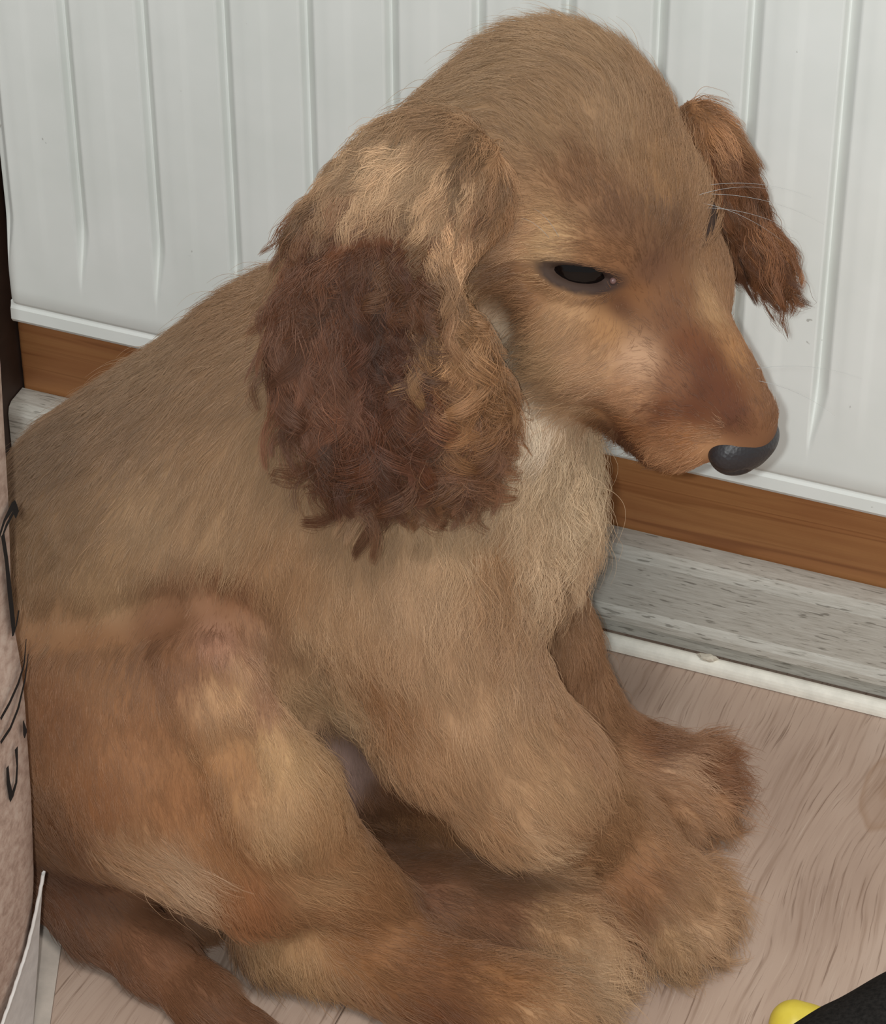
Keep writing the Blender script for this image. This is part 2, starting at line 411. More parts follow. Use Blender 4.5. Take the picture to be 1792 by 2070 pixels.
# head frame: HF towards the nose, HL towards its left, HD towards the crown
HF = 0.54*KR-0.83*KU-0.13*KF; HF /= np.linalg.norm(HF)
HL = 0.77*KR+0.36*KU+0.53*KF; HL -= HF*(HF@HL); HL /= np.linalg.norm(HL)
HD = np.cross(HF, HL)
if HD@KF > 0: HD = -HD
HO = pt(1292, 505, 212)                                             # between the eyes
HA = np.array([HF, HL, HD])
def hp(f, l, d): return HO+HF*f+HL*l+HD*d
ell(hp(-40, -1, -5), (42, 39, 36), HA, 8)                           # skull
ell(hp(-12, 0, -4), (26, 32, 27), HA, 10)                           # brow
for s in (-1, 1):
    ell(hp(3, s*25, -24), (27, 17, 22), HA, 10)                     # cheek
    ell(hp(-10, s*21, 2), (13, 12, 8), HA, 7)                       # brow ridge
    ell(hp(44, s*11, -18-(s < 0)*3), (21, 12, 14+(s < 0)*2), HA, 7)                     # flews
    ell(hp(22, s*15, -20), (20, 12, 15), HA, 8)
cone(hp(8, 0, -12), hp(60, 1, -8.5), 20, 13.5, 8)                     # bridge of the muzzle
cone(hp(13, -7, -41), hp(49, -5, -36), 18, 11, 6)                       # lower jaw
# ears
def flap(pts, part):
    for c, R, x, z in pts: ell(c, R, frame(x, z), 6 if part == 'earR' else 4, part)
dn = np.array([0, 0, -1.0])
nR = np.array([0.05, 0.93, 0.36])
flap([(pt(860, 400, 236), (26, 26, 9), (-0.65, 0.25, -0.7), nR),
      (pt(790, 520, 248), (32, 28, 6.5), dn*0.9+np.array([-0.1, 0.3, 0]), nR),
      (pt(770, 680, 255), (32, 31, 6.5), dn, nR),
      (pt(840, 840, 256), (25, 27, 6.0), dn+np.array([0.25, 0, 0]), nR)], 'earR')
nL = np.array([0.75, -0.4, 0.5])
flap([(hp(-28, 35, -9), (18, 9, 14), HF, HD),
      (pt(1450, 325, 165), (24, 16, 7), (0.35, -0.1, -0.9), nL),
      (pt(1500, 455, 163), (22, 17, 6), (0.5, -0.1, -0.9), nL)], 'earL')
groove([(985, 470), (978, 560), (985, 650), (1000, 740)], 6, 1.0, 10)                            # hollow behind the cheek, under the ear's edge
# folds: line of the mouth, groove between the brows
groove([(1222, 838), (1250, 868), (1288, 903)], 2.4, 0.2, 2.0)
cone(hp(22, 27, -33), hp(46, 22, -30), 1.6, 1.6, 3, sub=True)
cone(hp(-4, 0, 24), hp(-22, 0, 31), 2.5, 2.5, 6, sub=True)

def prim_box(p):
    if p['t'] == 'c':
        r = max(p['ra'], p['rb']); return np.minimum(p['a'], p['b'])-r, np.maximum(p['a'], p['b'])+r
    e = np.sqrt(((p['A']*p['R'][:, None])**2).sum(0)); return p['c']-e, p['c']+e
# eyes: half closed, the slit runs from the outer corner down to the inner one
EP, EN = hit(1172, 566)
ea = KR*0.955-KU*0.29; ea -= EN*(ea@EN); ea /= np.linalg.norm(ea); et = np.cross(EN, ea)
def mirr(p):
    q = HA@(np.asarray(p)-HO); q[1] = -q[1]; return HO+HA.T@q
def mirv(v):
    q = HA@np.asarray(v); q[1] = -q[1]; return HA.T@q
EYES = [(EP, EN, ea, et), (mirr(EP), mirv(EN), mirv(ea), mirv(et))]
for (P_, N_, a_, t_) in EYES:
    ell(P_+N_*1.0, (13.2, 2.8, 7.0), np.array([a_, t_, N_]), 1.0, sub=True)
    ell(P_+a_*1.0-t_*1.2+N_*1.0, (9.5, 2.6, 6.0), np.array([a_, t_, N_]), 1.0, sub=True)
    for q0, q1 in ((-11, -6), (-6, 0), (0, 5), (5, 10)):             # fold of the upper lid
        f_ = lambda q: P_+a_*q+t_*(4.2-0.012*q*q)-N_*(0.9+0.02*q*q)
        cone(f_(q0), f_(q1), 1.7, 1.7, 3.0)
def build_surface(prims, H, floor=True):
    lo = np.min([prim_box(p)[0] for p in prims], 0)-8; hi = np.max([prim_box(p)[1] for p in prims], 0)+8
    if floor: lo[2] = -4.0
    n = np.ceil((hi-lo)/H).astype(int)+1
    ax = [(lo[i]+H*np.arange(n[i])).astype(np.float32) for i in range(3)]
    G = np.full(n, 30.0, np.float32)
    for p in prims:
        b0, b1 = prim_box(p); m = p['k']+6
        i0 = np.maximum(((b0-m-lo)/H).astype(int), 0); i1 = np.minimum(((b1+m-lo)/H).astype(int)+2, n)
        sl = tuple(slice(a, b) for a, b in zip(i0, i1))
        Q = np.stack(np.meshgrid(*(ax[i][sl[i]] for i in range(3)), indexing='ij'), -1)
        d = prim_sdf(p, Q).astype(np.float32); g = G[sl]; k = p['k']
        if p['sub']:
            d = -d; hh = np.maximum(k-np.abs(g-d), 0)/k; G[sl] = np.maximum(g, d)+hh*hh*k*0.25
        else:
            hh = np.maximum(k-np.abs(g-d), 0)/k; G[sl] = np.minimum(g, d)-hh*hh*k*0.25
    if floor: G = np.maximum(G, (0.4-ax[2])[None, None, :])                   # rests on the floor
    # surface nets
    S = G < 0
    cnt = sum(S[i:n[0]-1+i, j:n[1]-1+j, k:n[2]-1+k].astype(np.int8) for i in (0, 1) for j in (0, 1) for k in (0, 1))
    I = np.argwhere((cnt > 0) & (cnt < 8))
    idx = np.full(n-1, -1, np.int64); idx[tuple(I.T)] = np.arange(len(I))
    acc = np.zeros((len(I), 3)); num = np.zeros(len(I))
    cor = [np.array(c) for c in np.ndindex(2, 2, 2)]
    for c0 in cor:
        for a in range(3):
            if c0[a]: continue
            c1 = c0.copy(); c1[a] = 1
            g0 = G[tuple((I+c0).T)]; g1 = G[tuple((I+c1).T)]
            m = (g0 < 0) != (g1 < 0); t = np.where(m, g0/np.where(m, g0-g1, 1), 0)
            acc[m] += (c0+(c1-c0)*t[:, None])[m]; num += m
    V = lo+H*(I+acc/num[:, None])
    quads = []
    for a in range(3):
        b, c = (a+1) % 3, (a+2) % 3
        s0 = [slice(None)]*3; s1 = [slice(None)]*3; s0[a] = slice(0, -1); s1[a] = slice(1, None)
        E0 = S[tuple(s0)]; E1 = S[tuple(s1)]
        P = np.argwhere(E0 != E1); fl = E0[tuple(P.T)]
        ok = (P[:, b] > 0) & (P[:, c] > 0) & (P[:, b] < n[b]-1) & (P[:, c] < n[c]-1); P = P[ok]; fl = fl[ok]
        eb = np.eye(3, dtype=int)[b]; ec = np.eye(3, dtype=int)[c]
        q = np.stack([idx[tuple((P-eb-ec).T)], idx[tuple((P-ec).T)], idx[tuple(P.T)], idx[tuple((P-eb).T)]], 1)
        q[~fl] = q[~fl][:, ::-1]
        quads.append(q[:, ::-1])                                     # body frame is left-handed
    Fq = np.concatenate(quads)
    return V, Fq
def smooth_verts(V, Fq, it, lam=0.5):
    e = np.concatenate([Fq[:, [0, 1]], Fq[:, [1, 2]], Fq[:, [2, 3]], Fq[:, [3, 0]]])
    for _ in range(it):
        s = np.zeros_like(V); c = np.zeros(len(V))
        for k in range(3):
            s[:, k] = np.bincount(e[:, 0], V[e[:, 1], k], len(V))
        c = np.bincount(e[:, 0], minlength=len(V))
        V = V+lam*(s/np.maximum(c, 1)[:, None]-V)
    return V
BV, BF = build_surface(prims, 1.5)
BV = smooth_verts(BV, BF, 3)
pup = bpy.data.objects.new('puppy', None); COL.objects.link(pup); pup.location = toworld((60, 195, 0))
tag(pup, 'golden-red spaniel puppy sitting on the floor in front of the radiator', 'dog')
PL = np.array(pup.location)

# ---- the coat: at points of the skin, which way the hair lies, how long it is, its lift, wave and colour
#  px, py, dx, dy, length mm, lift deg, wave mm, colour
GUIDES = [
 # crown and forehead
 (1150, 70, -.8, .0, 10, 24, .5, (160, 127, 94)), (1000, 150, -.9, .5, 11, 22, .5, (156, 124, 92)), (1300, 130, -.2, -.8, 10, 26, .5, (162, 130, 98)),
 (1100, 250, -.7, -.5, 10, 20, .5, (152, 118, 86)), (1250, 260, -.3, -1, 10, 20, .6, (158, 124, 92)), (1400, 200, .2, -1, 10, 28, .6, (158, 124, 92)),
 (900, 260, -.9, .6, 12, 18, .6, (150, 116, 86)), (980, 330, -.6, .5, 11, 16, .6, (150, 112, 80)), (1330, 370, -.15, -1, 7, 18, .3, (152, 114, 80)),
 (1180, 370, -.5, -.8, 7, 15, .3, (142, 102, 72)), (1250, 450, -.3, -1, 5, 14, .2, (130, 92, 66)), (1340, 470, .0, -1, 5, 14, .2, (130, 94, 68)), (1420, 380, .1, -1, 7, 22, .3, (158, 120, 86)),
 (1320, 540, -.1, -1, 4, 12, .1, (124, 86, 64)), (1290, 600, -.5, -.9, 4, 12, .1, (140, 94, 60)), (1240, 520, -.8, -.5, 4, 12, .1, (142, 98, 66)),
 # round the eye
 (1256, 622, .2, 1, 2.5, 8, .1, (104, 70, 52)), (1232, 848, -.6, .7, 3, 8, .1, (100, 60, 40)), (1255, 872, -.6, .7, 3, 8, .1, (96, 58, 38)), (1285, 900, -.6, .7, 3, 8, .1, (104, 64, 42)),
 (1120, 490, -1, -.15, 6, 16, .2, (184, 144, 98)), (1040, 470, -.9, .3, 7, 14, .3, (164, 122, 88)), (1190, 505, -1, -.1, 5, 14, .1, (150, 106, 72)),
 (1150, 640, -.7, .7, 5, 14, .2, (172, 130, 90)), (1060, 600, -.9, .4, 7, 14, .3, (158, 114, 80)), (1230, 660, -.4, .7, 4, 12, .1, (166, 120, 78)), (1010, 560, -.9, .4, 7, 14, .3, (138, 98, 70)),
 # cheek, muzzle, jaw
 (1000, 430, -.4, .9, 8, 16, .4, (160, 118, 82)), (965, 420, -.3, .9, 9, 14, .4, (128, 84, 58)),
 (1100, 740, -.8, .5, 8, 16, .4, (170, 132, 94)), (1010, 700, -.6, .8, 12, 18, 1, (160, 138, 114)), (1200, 740, -.8, .3, 5, 12, .2, (174, 132, 94)), (1290, 730, -.7, .1, 4, 10, .1, (180, 138, 104)),
 (1280, 800, -.8, .3, 4, 12, .2, (172, 126, 90)), (1370, 770, -.6, -.5, 3.5, 10, .1, (140, 94, 66)), (1390, 690, -.4, -.9, 3.2, 9, .1, (120, 76, 50)), (1430, 730, -.4, -.9, 3.2, 9, .1, (112, 68, 46)), (1420, 780, -.5, -.9, 3, 9, .1, (108, 66, 45)), (1360, 640, -.3, -1, 3.4, 9, .1, (128, 84, 56)), (1380, 600, -.2, -1, 3.5, 10, .1, (132, 90, 62)),
 (1440, 620, -.2, -1, 3.5, 10, .1, (168, 128, 88)), (1495, 710, -.3, -1, 3.2, 10, .1, (166, 118, 76)), (1455, 790, -.4, -1, 3, 9, .1, (112, 68, 46)), (1535, 760, -.1, -1, 3.2, 12, .1, (142, 98, 66)),
 (1550, 820, -.2, -1, 2.5, 10, .1, (140, 96, 66)), (1400, 830, -.9, -.2, 3, 9, .1, (112, 68, 46)), (1340, 830, -.9, .1, 3.5, 10, .1, (120, 76, 52)), (1480, 835, -.3, -1, 2.5, 8, .1, (110, 68, 48)),
 (1380, 890, -.8, .4, 5, 16, .2, (160, 108, 70)), (1430, 915, -.6, .7, 5, 20, .2, (176, 128, 88)), (1290, 880, -.8, .4, 6, 14, .3, (150, 98, 62)), (1220, 840, -.7, .7, 8, 16, .4, (168, 122, 82)), (1320, 920, -.6, .8, 6, 24, .3, (178, 130, 90)),
 (1150, 820, -.5, .9, 11, 18, .8, (176, 136, 96)), (1075, 860, -.1, 1, 16, 20, 1.2, (190, 170, 146)), (1120, 920, .1, 1, 18, 24, 1.6, (184, 156, 122)), (1180, 930, .4, .9, 16, 34, 1.6, (186, 158, 124)),
 # breast
 (1060, 980, .0, 1, 20, 18, 2, (182, 150, 114)), (1150, 1020, .5, .8, 18, 34, 2, (188, 160, 126)), (1100, 1090, .3, .9, 18, 24, 2, (190, 158, 122)), (1000, 1130, -.1, 1, 20, 18, 2, (164, 122, 84)), (1150, 1140, .5, .8, 15, 30, 1.5, (178, 142, 106)),
 (930, 1080, -.1, 1, 20, 16, 1.5, (180, 144, 106)), (1010, 1220, .0, 1, 18, 18, 2, (172, 132, 96)), (880, 1180, .0, 1, 17, 15, 1, (180, 142, 104)), (950, 1280, .2, 1, 16, 15, 1, (178, 138, 100)),
 # trunk
 (700, 1050, -.2, 1, 15, 14, .8, (164, 128, 92)), (560, 950, -.4, .9, 13, 14, .6, (160, 126, 92)), (450, 750, -.7, .6, 9, 16, .4, (150, 118, 89)), (500, 600, -.8, .5, 11, 20, .5, (150, 116, 86)), (330, 720, -.8, .6, 9, 17, .4, (148, 118, 90)),
 (250, 850, -.7, .7, 8, 14, .3, (144, 114, 88)), (120, 900, -.6, .8, 8, 15, .3, (134, 106, 82)), (120, 1080, -.5, .9, 7, 12, .3, (142, 112, 84)), (300, 1050, -.5, .9, 8, 12, .3, (158, 126, 94)), (450, 1080, -.4, .9, 11, 13, .5, (162, 128, 94)),
 (220, 1180, -.4, .9, 9, 12, .4, (158, 124, 90)), (560, 1150, -.2, 1, 13, 14, .8, (162, 122, 86)), (640, 1280, .0, 1, 14, 16, 1.2, (176, 138, 100)), (720, 1200, .0, 1, 15, 14, 1, (170, 132, 95)), (660, 1400, .2, 1, 13, 18, 1.5, (176, 138, 98)),
 (480, 1210, -.2, 1, 9, 12, .5, (146, 102, 72)), (800, 950, -.2, 1, 15, 14, .8, (160, 124, 90)),
 # thigh and hind leg
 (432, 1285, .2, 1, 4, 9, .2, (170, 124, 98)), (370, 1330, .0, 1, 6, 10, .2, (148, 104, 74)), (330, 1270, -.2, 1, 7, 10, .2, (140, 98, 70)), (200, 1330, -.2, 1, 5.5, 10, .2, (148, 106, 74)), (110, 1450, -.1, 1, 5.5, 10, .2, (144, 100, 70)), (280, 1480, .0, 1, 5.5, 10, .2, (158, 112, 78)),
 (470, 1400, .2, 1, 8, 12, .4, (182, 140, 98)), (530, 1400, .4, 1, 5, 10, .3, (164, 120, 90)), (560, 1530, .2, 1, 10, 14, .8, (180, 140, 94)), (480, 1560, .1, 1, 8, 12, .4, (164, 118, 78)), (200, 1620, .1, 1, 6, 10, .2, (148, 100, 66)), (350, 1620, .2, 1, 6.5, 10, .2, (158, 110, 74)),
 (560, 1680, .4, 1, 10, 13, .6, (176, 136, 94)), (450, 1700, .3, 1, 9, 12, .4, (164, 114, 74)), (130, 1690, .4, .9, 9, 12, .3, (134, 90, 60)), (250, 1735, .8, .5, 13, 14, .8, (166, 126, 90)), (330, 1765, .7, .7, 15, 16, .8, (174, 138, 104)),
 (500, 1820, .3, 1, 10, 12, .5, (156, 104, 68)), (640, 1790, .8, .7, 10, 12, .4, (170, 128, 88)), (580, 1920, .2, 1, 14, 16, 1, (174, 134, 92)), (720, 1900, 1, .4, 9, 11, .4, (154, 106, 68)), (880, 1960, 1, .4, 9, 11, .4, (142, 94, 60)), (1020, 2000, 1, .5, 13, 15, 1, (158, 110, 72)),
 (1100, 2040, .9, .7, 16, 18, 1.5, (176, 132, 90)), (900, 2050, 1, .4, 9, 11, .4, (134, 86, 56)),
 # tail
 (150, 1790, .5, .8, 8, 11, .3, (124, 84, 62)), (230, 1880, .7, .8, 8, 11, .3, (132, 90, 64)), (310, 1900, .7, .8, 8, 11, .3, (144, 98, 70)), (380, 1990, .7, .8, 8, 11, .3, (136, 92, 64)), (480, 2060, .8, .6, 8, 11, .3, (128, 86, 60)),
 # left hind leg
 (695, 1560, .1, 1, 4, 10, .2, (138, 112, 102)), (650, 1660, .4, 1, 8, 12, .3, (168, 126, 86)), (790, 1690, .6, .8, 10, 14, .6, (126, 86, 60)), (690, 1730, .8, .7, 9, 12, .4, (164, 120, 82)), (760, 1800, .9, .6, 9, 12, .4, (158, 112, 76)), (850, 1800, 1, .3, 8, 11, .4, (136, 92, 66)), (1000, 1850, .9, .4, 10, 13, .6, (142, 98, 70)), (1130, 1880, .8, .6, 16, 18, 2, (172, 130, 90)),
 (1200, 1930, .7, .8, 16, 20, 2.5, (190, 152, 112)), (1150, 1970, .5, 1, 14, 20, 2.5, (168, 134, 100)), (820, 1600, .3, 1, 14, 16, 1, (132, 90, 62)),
 # right fore leg
 (850, 1320, .2, 1, 16, 13, .8, (180, 140, 102)), (950, 1420, .4, 1, 14, 12, .6, (178, 138, 100)), (780, 1420, .2, 1, 15, 15, 1.2, (160, 116, 80)), (900, 1530, .3, 1, 14, 13, .8, (172, 130, 92)), (1020, 1560, .5, .9, 12, 11, .5, (176, 136, 98)), (1120, 1580, .7, .8, 10, 11, .4, (172, 132, 94)),
 (880, 1640, .3, 1, 18, 18, 1.5, (158, 112, 76)), (1000, 1690, .4, 1, 13, 14, .8, (170, 128, 90)), (1090, 1720, .5, .9, 12, 14, .8, (192, 156, 118)), (1160, 1680, .7, .8, 10, 11, .5, (174, 132, 94)), (1230, 1700, .8, .7, 11, 12, .6, (166, 122, 84)), (1300, 1790, .8, .7, 12, 13, .8, (150, 104, 70)),
 (1250, 1850, .7, .9, 13, 14, 1, (154, 108, 74)), (1390, 1830, .9, .6, 11, 16, 1, (172, 130, 92)), (1430, 1880, .8, .9, 11, 18, 1, (178, 138, 100)), (1350, 1920, .6, 1, 11, 18, 1.2, (168, 130, 92)),
 # left fore leg
 (1090, 1300, .2, 1, 10, 13, .5, (160, 122, 90)), (1160, 1380, .2, 1, 10, 13, .5, (158, 116, 84)), (1170, 1480, .5, .9, 10, 12, .5, (164, 122, 88)), (1260, 1550, .9, .5, 11, 13, .6, (166, 122, 86)), (1320, 1510, 1, .1, 12, 16, .6, (140, 94, 64)), (1380, 1570, 1, .4, 14, 16, 1, (186, 144, 108)),
 (1440, 1560, 1, .3, 13, 20, 1, (146, 98, 68)), (1420, 1640, .8, .8, 13, 20, 1, (168, 124, 88)), (1330, 1620, .8, .7, 12, 15, .8, (160, 114, 78)),
 # right ear
 (850, 330, -.8, .6, 13, 13, .8, (180, 144, 106)), (760, 360, -.8, .6, 13, 13, .8, (172, 138, 102)), (700, 375, -.8, .7, 13, 15, .8, (158, 122, 90)), (900, 400, -.5, .8, 13, 12, 1, (180, 142, 102)), (930, 480, -.2, 1, 15, 13, 1.6, (188, 144, 102)), (820, 415, -.4, .9, 12, 11, .8, (160, 122, 88)), (790, 470, -.2, 1, 13, 11, 1, (112, 74, 52)),
 (700, 450, -.3, 1, 15, 12, 1, (112, 72, 52)), (640, 520, -.5, .9, 22, 16, 1.6, (116, 78, 58)), (760, 520, -.1, 1, 15, 11, 1, (98, 60, 45)), (850, 530, .2, 1, 16, 13, 2.2, (112, 74, 52)), (930, 570, .1, 1, 16, 16, 3, (182, 138, 94)), (620, 620, -.2, 1, 26, 16, 2, (132, 92, 72)), (720, 640, .0, 1, 19, 13, 2, (106, 68, 54)),
 (820, 650, .1, 1, 16, 12, 2, (92, 56, 42)), (915, 670, .0, 1, 16, 16, 3, (172, 126, 84)), (660, 720, -.1, 1, 26, 16, 3, (136, 92, 70)), (760, 760, .1, 1, 24, 15, 3, (110, 70, 54)), (860, 780, .1, 1, 22, 16, 3.2, (110, 68, 48)), (930, 780, .1, 1, 20, 18, 3.2, (156, 110, 72)), (740, 860, -.1, 1, 26, 18, 3.6, (106, 68, 50)),
 (830, 880, .0, 1, 25, 18, 3.6, (102, 62, 46)), (910, 880, .2, 1, 24, 18, 3.6, (132, 88, 62)),
 # left ear
 (1430, 260, .4, .9, 12, 18, .8, (158, 112, 76)), (1480, 330, .5, .9, 14, 16, 1, (132, 86, 58)), (1520, 400, .5, .9, 17, 16, 1.2, (134, 88, 58)), (1550, 480, .6, .8, 20, 16, 1.6, (150, 100, 64)), (1490, 470, .3, 1, 18, 14, 1.4, (116, 80, 62)), (1520, 540, .4, 1, 20, 16, 1.8, (132, 86, 58)),
]
def part_of(Q):
    """which part of the puppy a point of the skin belongs to: 0 trunk and head, 1 right ear, 2 left ear"""
    best = np.full(len(Q), 1e9); who = np.zeros(len(Q), int)
    for p in prims:
        if p['sub']: continue
        d = np.abs(prim_sdf(p, Q)); m = d < best; best[m] = d[m]; who[m] = {'main': 0, 'earR': 1, 'earL': 2}[p['part']]
    return who
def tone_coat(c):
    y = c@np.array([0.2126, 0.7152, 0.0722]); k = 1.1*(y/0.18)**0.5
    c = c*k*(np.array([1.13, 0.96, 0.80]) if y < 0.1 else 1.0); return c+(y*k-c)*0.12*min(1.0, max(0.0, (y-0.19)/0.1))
gp, gf, gc, ga = [], [], [], []
HP, HN, HOK = hits([g[:2] for g in GUIDES])
for (px, py, dx, dy, ln, li, wv, c), p, n, ok in zip(GUIDES, HP, HN, HOK):
    if not ok: print('guide misses the puppy', px, py); continue
    f = KR*dx-KU*dy; f = f-n*(f@n)
    gp.append(p); gf.append(f/np.linalg.norm(f)); gc.append(tone_coat(lin(c))); ga.append((ln, li, wv))
gp = np.array(gp); gf = np.array(gf); gc = np.array(gc); ga = np.array(ga); gpart = part_of(gp)
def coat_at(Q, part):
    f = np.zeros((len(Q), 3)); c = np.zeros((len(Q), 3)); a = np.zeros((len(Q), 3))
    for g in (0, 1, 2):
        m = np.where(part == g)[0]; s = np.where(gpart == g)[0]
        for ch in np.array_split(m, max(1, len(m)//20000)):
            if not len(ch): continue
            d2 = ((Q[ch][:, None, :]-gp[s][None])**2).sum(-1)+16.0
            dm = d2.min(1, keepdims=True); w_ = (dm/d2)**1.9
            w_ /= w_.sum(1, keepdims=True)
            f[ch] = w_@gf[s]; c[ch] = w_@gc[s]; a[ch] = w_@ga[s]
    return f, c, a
GAIN = 0.93
def eye_mask(Q):
    """distance (1 = rim) from the eye openings"""
    r = np.full(len(Q), 9.0)
    for P_, N_, a_, t_ in EYES:
        q = Q-P_; x = q@a_; y = q@t_; z = q@N_
        r = np.minimum(r, np.sqrt((x/14.0)**2+((y+0.5)/4.6)**2+(z/12)**2))
    return r
NOSE = hp(67.5, 0, -10)
def nose_mask(Q):
    q = (Q-NOSE)@HA.T; return np.sqrt((q[:, 0]/9.5)**2+(q[:, 1]/14.5)**2+(q[:, 2]/10.5)**2)

vpart = part_of(BV)
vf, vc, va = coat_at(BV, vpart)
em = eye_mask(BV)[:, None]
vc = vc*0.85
vc = np.where(em < 1.25, vc+(lin((52, 40, 38))-vc)*np.clip((1.25-em)/0.35, 0, 1)*0.92, vc)
def mat_skin():
    t = NT('puppy_skin'); a = t.n('ShaderNodeAttribute'); a.attribute_name = 'coat'
    n = t.noise(t.coord(), 400, 3); t.col(a.outputs['Color'])
    t.rough(0.7, 0.2); return t.m
M_SKIN = mat_skin()
BW = toworld(BV)
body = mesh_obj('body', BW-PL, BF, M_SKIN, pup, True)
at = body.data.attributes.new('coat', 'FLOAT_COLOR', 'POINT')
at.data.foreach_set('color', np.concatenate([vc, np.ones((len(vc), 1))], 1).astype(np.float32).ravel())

# ---- nose
NP = []
def sub_surface(plist, H, it=2):
    v, f = build_surface(plist, H, False); return smooth_verts(v, f, it), f
keep = prims; prims = []
ell(NOSE, (8.5, 13.6, 8.4), HA, 3)
ell(NOSE-HD*6+HF*0.5, (6.5, 8.5, 6.0), HA, 5)
for s in (-1, 1):
    ell(NOSE+HL*s*6.2+HF*8.4-HD*2.0, (3.0, 2.6, 1.9), HA, 1.5, sub=True)
    cone(NOSE+HL*s*7.5+HF*7-HD*3.0, NOSE+HL*s*12.5+HF*3-HD*4.4, 1.0, 0.7, 1.2, sub=True)
cone(NOSE+HF*9-HD*1, NOSE+HF*7.5-HD*12, 0.7, 0.7, 1.2, sub=True)
nv, nf = sub_surface(prims, 0.6); prims = keep
def mat_nose():
    t = NT('nose_leather'); t.col(rgba((46, 42, 44))); t.rough(0.42, 0.45)
    v = t.n('ShaderNodeTexVoronoi'); v.inputs['Scale'].default_value = 900; t.l(t.coord(), v.inputs['Vector']); t.bump(v.outputs['Distance'], 0.35, 0.0004); return t.m
nose = mesh_obj('nose', toworld(nv)-PL, nf, mat_nose(), pup, True); nose['label'] = 'black nose'

# ---- eyes
def mat_eye():
    t = NT('eye_dark'); t.col(rgba((16, 11, 10))); t.rough(0.08, 0.25); return t.m
M_EYE = mat_eye(); M_CAR = plain('eye_corner_pink', (112, 84, 80), 0.2, 0.5)
for P_, N_, a_, t_ in EYES:
    bm = bmesh.new(); bmesh.ops.create_icosphere(bm, subdivisions=4, radius=0.0125)
    bmesh.ops.translate(bm, verts=bm.verts[:], vec=Vector(toworld(P_-N_*13.3)-PL))
    e = bm_obj('eye', bm, M_EYE, pup, True); e['label'] = 'dark half-closed eye'
    if P_ is not EP: continue
    bm = bmesh.new(); bmesh.ops.create_icosphere(bm, subdivisions=2, radius=0.0011)
    bmesh.ops.translate(bm, verts=bm.verts[:], vec=Vector(toworld(P_-N_*2.4+a_*10.6-t_*0.6)-PL))
    bm_obj('eye_corner', bm, M_CAR, e, True)

# ---- hair
def mat_hair(name='coat_hair', rough=0.45):
    m = bpy.data.materials.new(name); m.use_nodes = True; t = m.node_tree
    t.nodes.remove(t.nodes['Principled BSDF'])
    h = t.nodes.new('ShaderNodeBsdfDiffuse'); g = t.nodes.new('ShaderNodeBsdfGlossy'); mx = t.nodes.new('ShaderNodeMixShader')
    a = t.nodes.new('ShaderNodeAttribute'); a.attribute_name = 'coat'
    g.inputs['Roughness'].default_value = rough; g.inputs['Color'].default_value = (0.9, 0.85, 0.8, 1); mx.inputs[0].default_value = 0.05
    t.links.new(a.outputs['Color'], h.inputs['Color']); t.links.new(h.outputs[0], mx.inputs[1]); t.links.new(g.outputs[0], mx.inputs[2])
    t.links.new(mx.outputs[0], t.nodes['Material Output'].inputs['Surface'])
    return m
M_HAIR = mat_hair()
def curves_obj(name, pos, rad, col, parent, mat):
    """pos N,K,3 in world metres, rad N,K, col N,3"""
    N, K = pos.shape[:2]
    c = bpy.data.hair_curves.new(name); c.add_curves([K]*N)
    c.attributes['position'].data.foreach_set('vector', (pos-PL).astype(np.float32).ravel())
    ra = c.attributes.get('radius') or c.attributes.new('radius', 'FLOAT', 'POINT')
    ra.data.foreach_set('value', rad.astype(np.float32).ravel())
    ca = c.attributes.new('coat', 'FLOAT_COLOR', 'CURVE')
    ca.data.foreach_set('color', np.concatenate([col, np.ones((N, 1))], 1).astype(np.float32).ravel())
    c.materials.append(mat)
    o = bpy.data.objects.new(name, c); COL.objects.link(o); o.parent = parent; return o
Tri = np.concatenate([BF[:, [0, 1, 2]], BF[:, [0, 2, 3]]])
A_, B_, C_ = BV[Tri[:, 0]], BV[Tri[:, 1]], BV[Tri[:, 2]]
TN = np.cross(B_-A_, C_-A_); TA = np.linalg.norm(TN, axis=1)/2
VN = np.zeros_like(BV)
for j in range(3):
    for k in range(3): VN[:, k] += np.bincount(Tri[:, j], TN[:, k], len(BV))
VN /= np.maximum(np.linalg.norm(VN, axis=1), 1e-9)[:, None]
if ((BV-BV.mean(0))*VN).sum() < 0: VN = -VN
tpart = vpart[Tri[:, 0]]
def roots(n, mask, wt=None):
    w_ = TA*mask
    if wt is not None: w_ = w_*wt
    cs = np.cumsum(w_); i = np.searchsorted(cs, rng.random(n)*cs[-1]); i = np.minimum(i, len(TA)-1)
    r1 = np.sqrt(rng.random(n)); r2 = rng.random(n)
    b0, b1, b2 = 1-r1, r1*(1-r2), r1*r2
    Q = b0[:, None]*A_[i]+b1[:, None]*B_[i]+b2[:, None]*C_[i]
    Nn = b0[:, None]*VN[Tri[i, 0]]+b1[:, None]*VN[Tri[i, 1]]+b2[:, None]*VN[Tri[i, 2]]
    return Q, Nn/np.maximum(np.linalg.norm(Nn, axis=1), 1e-9)[:, None]
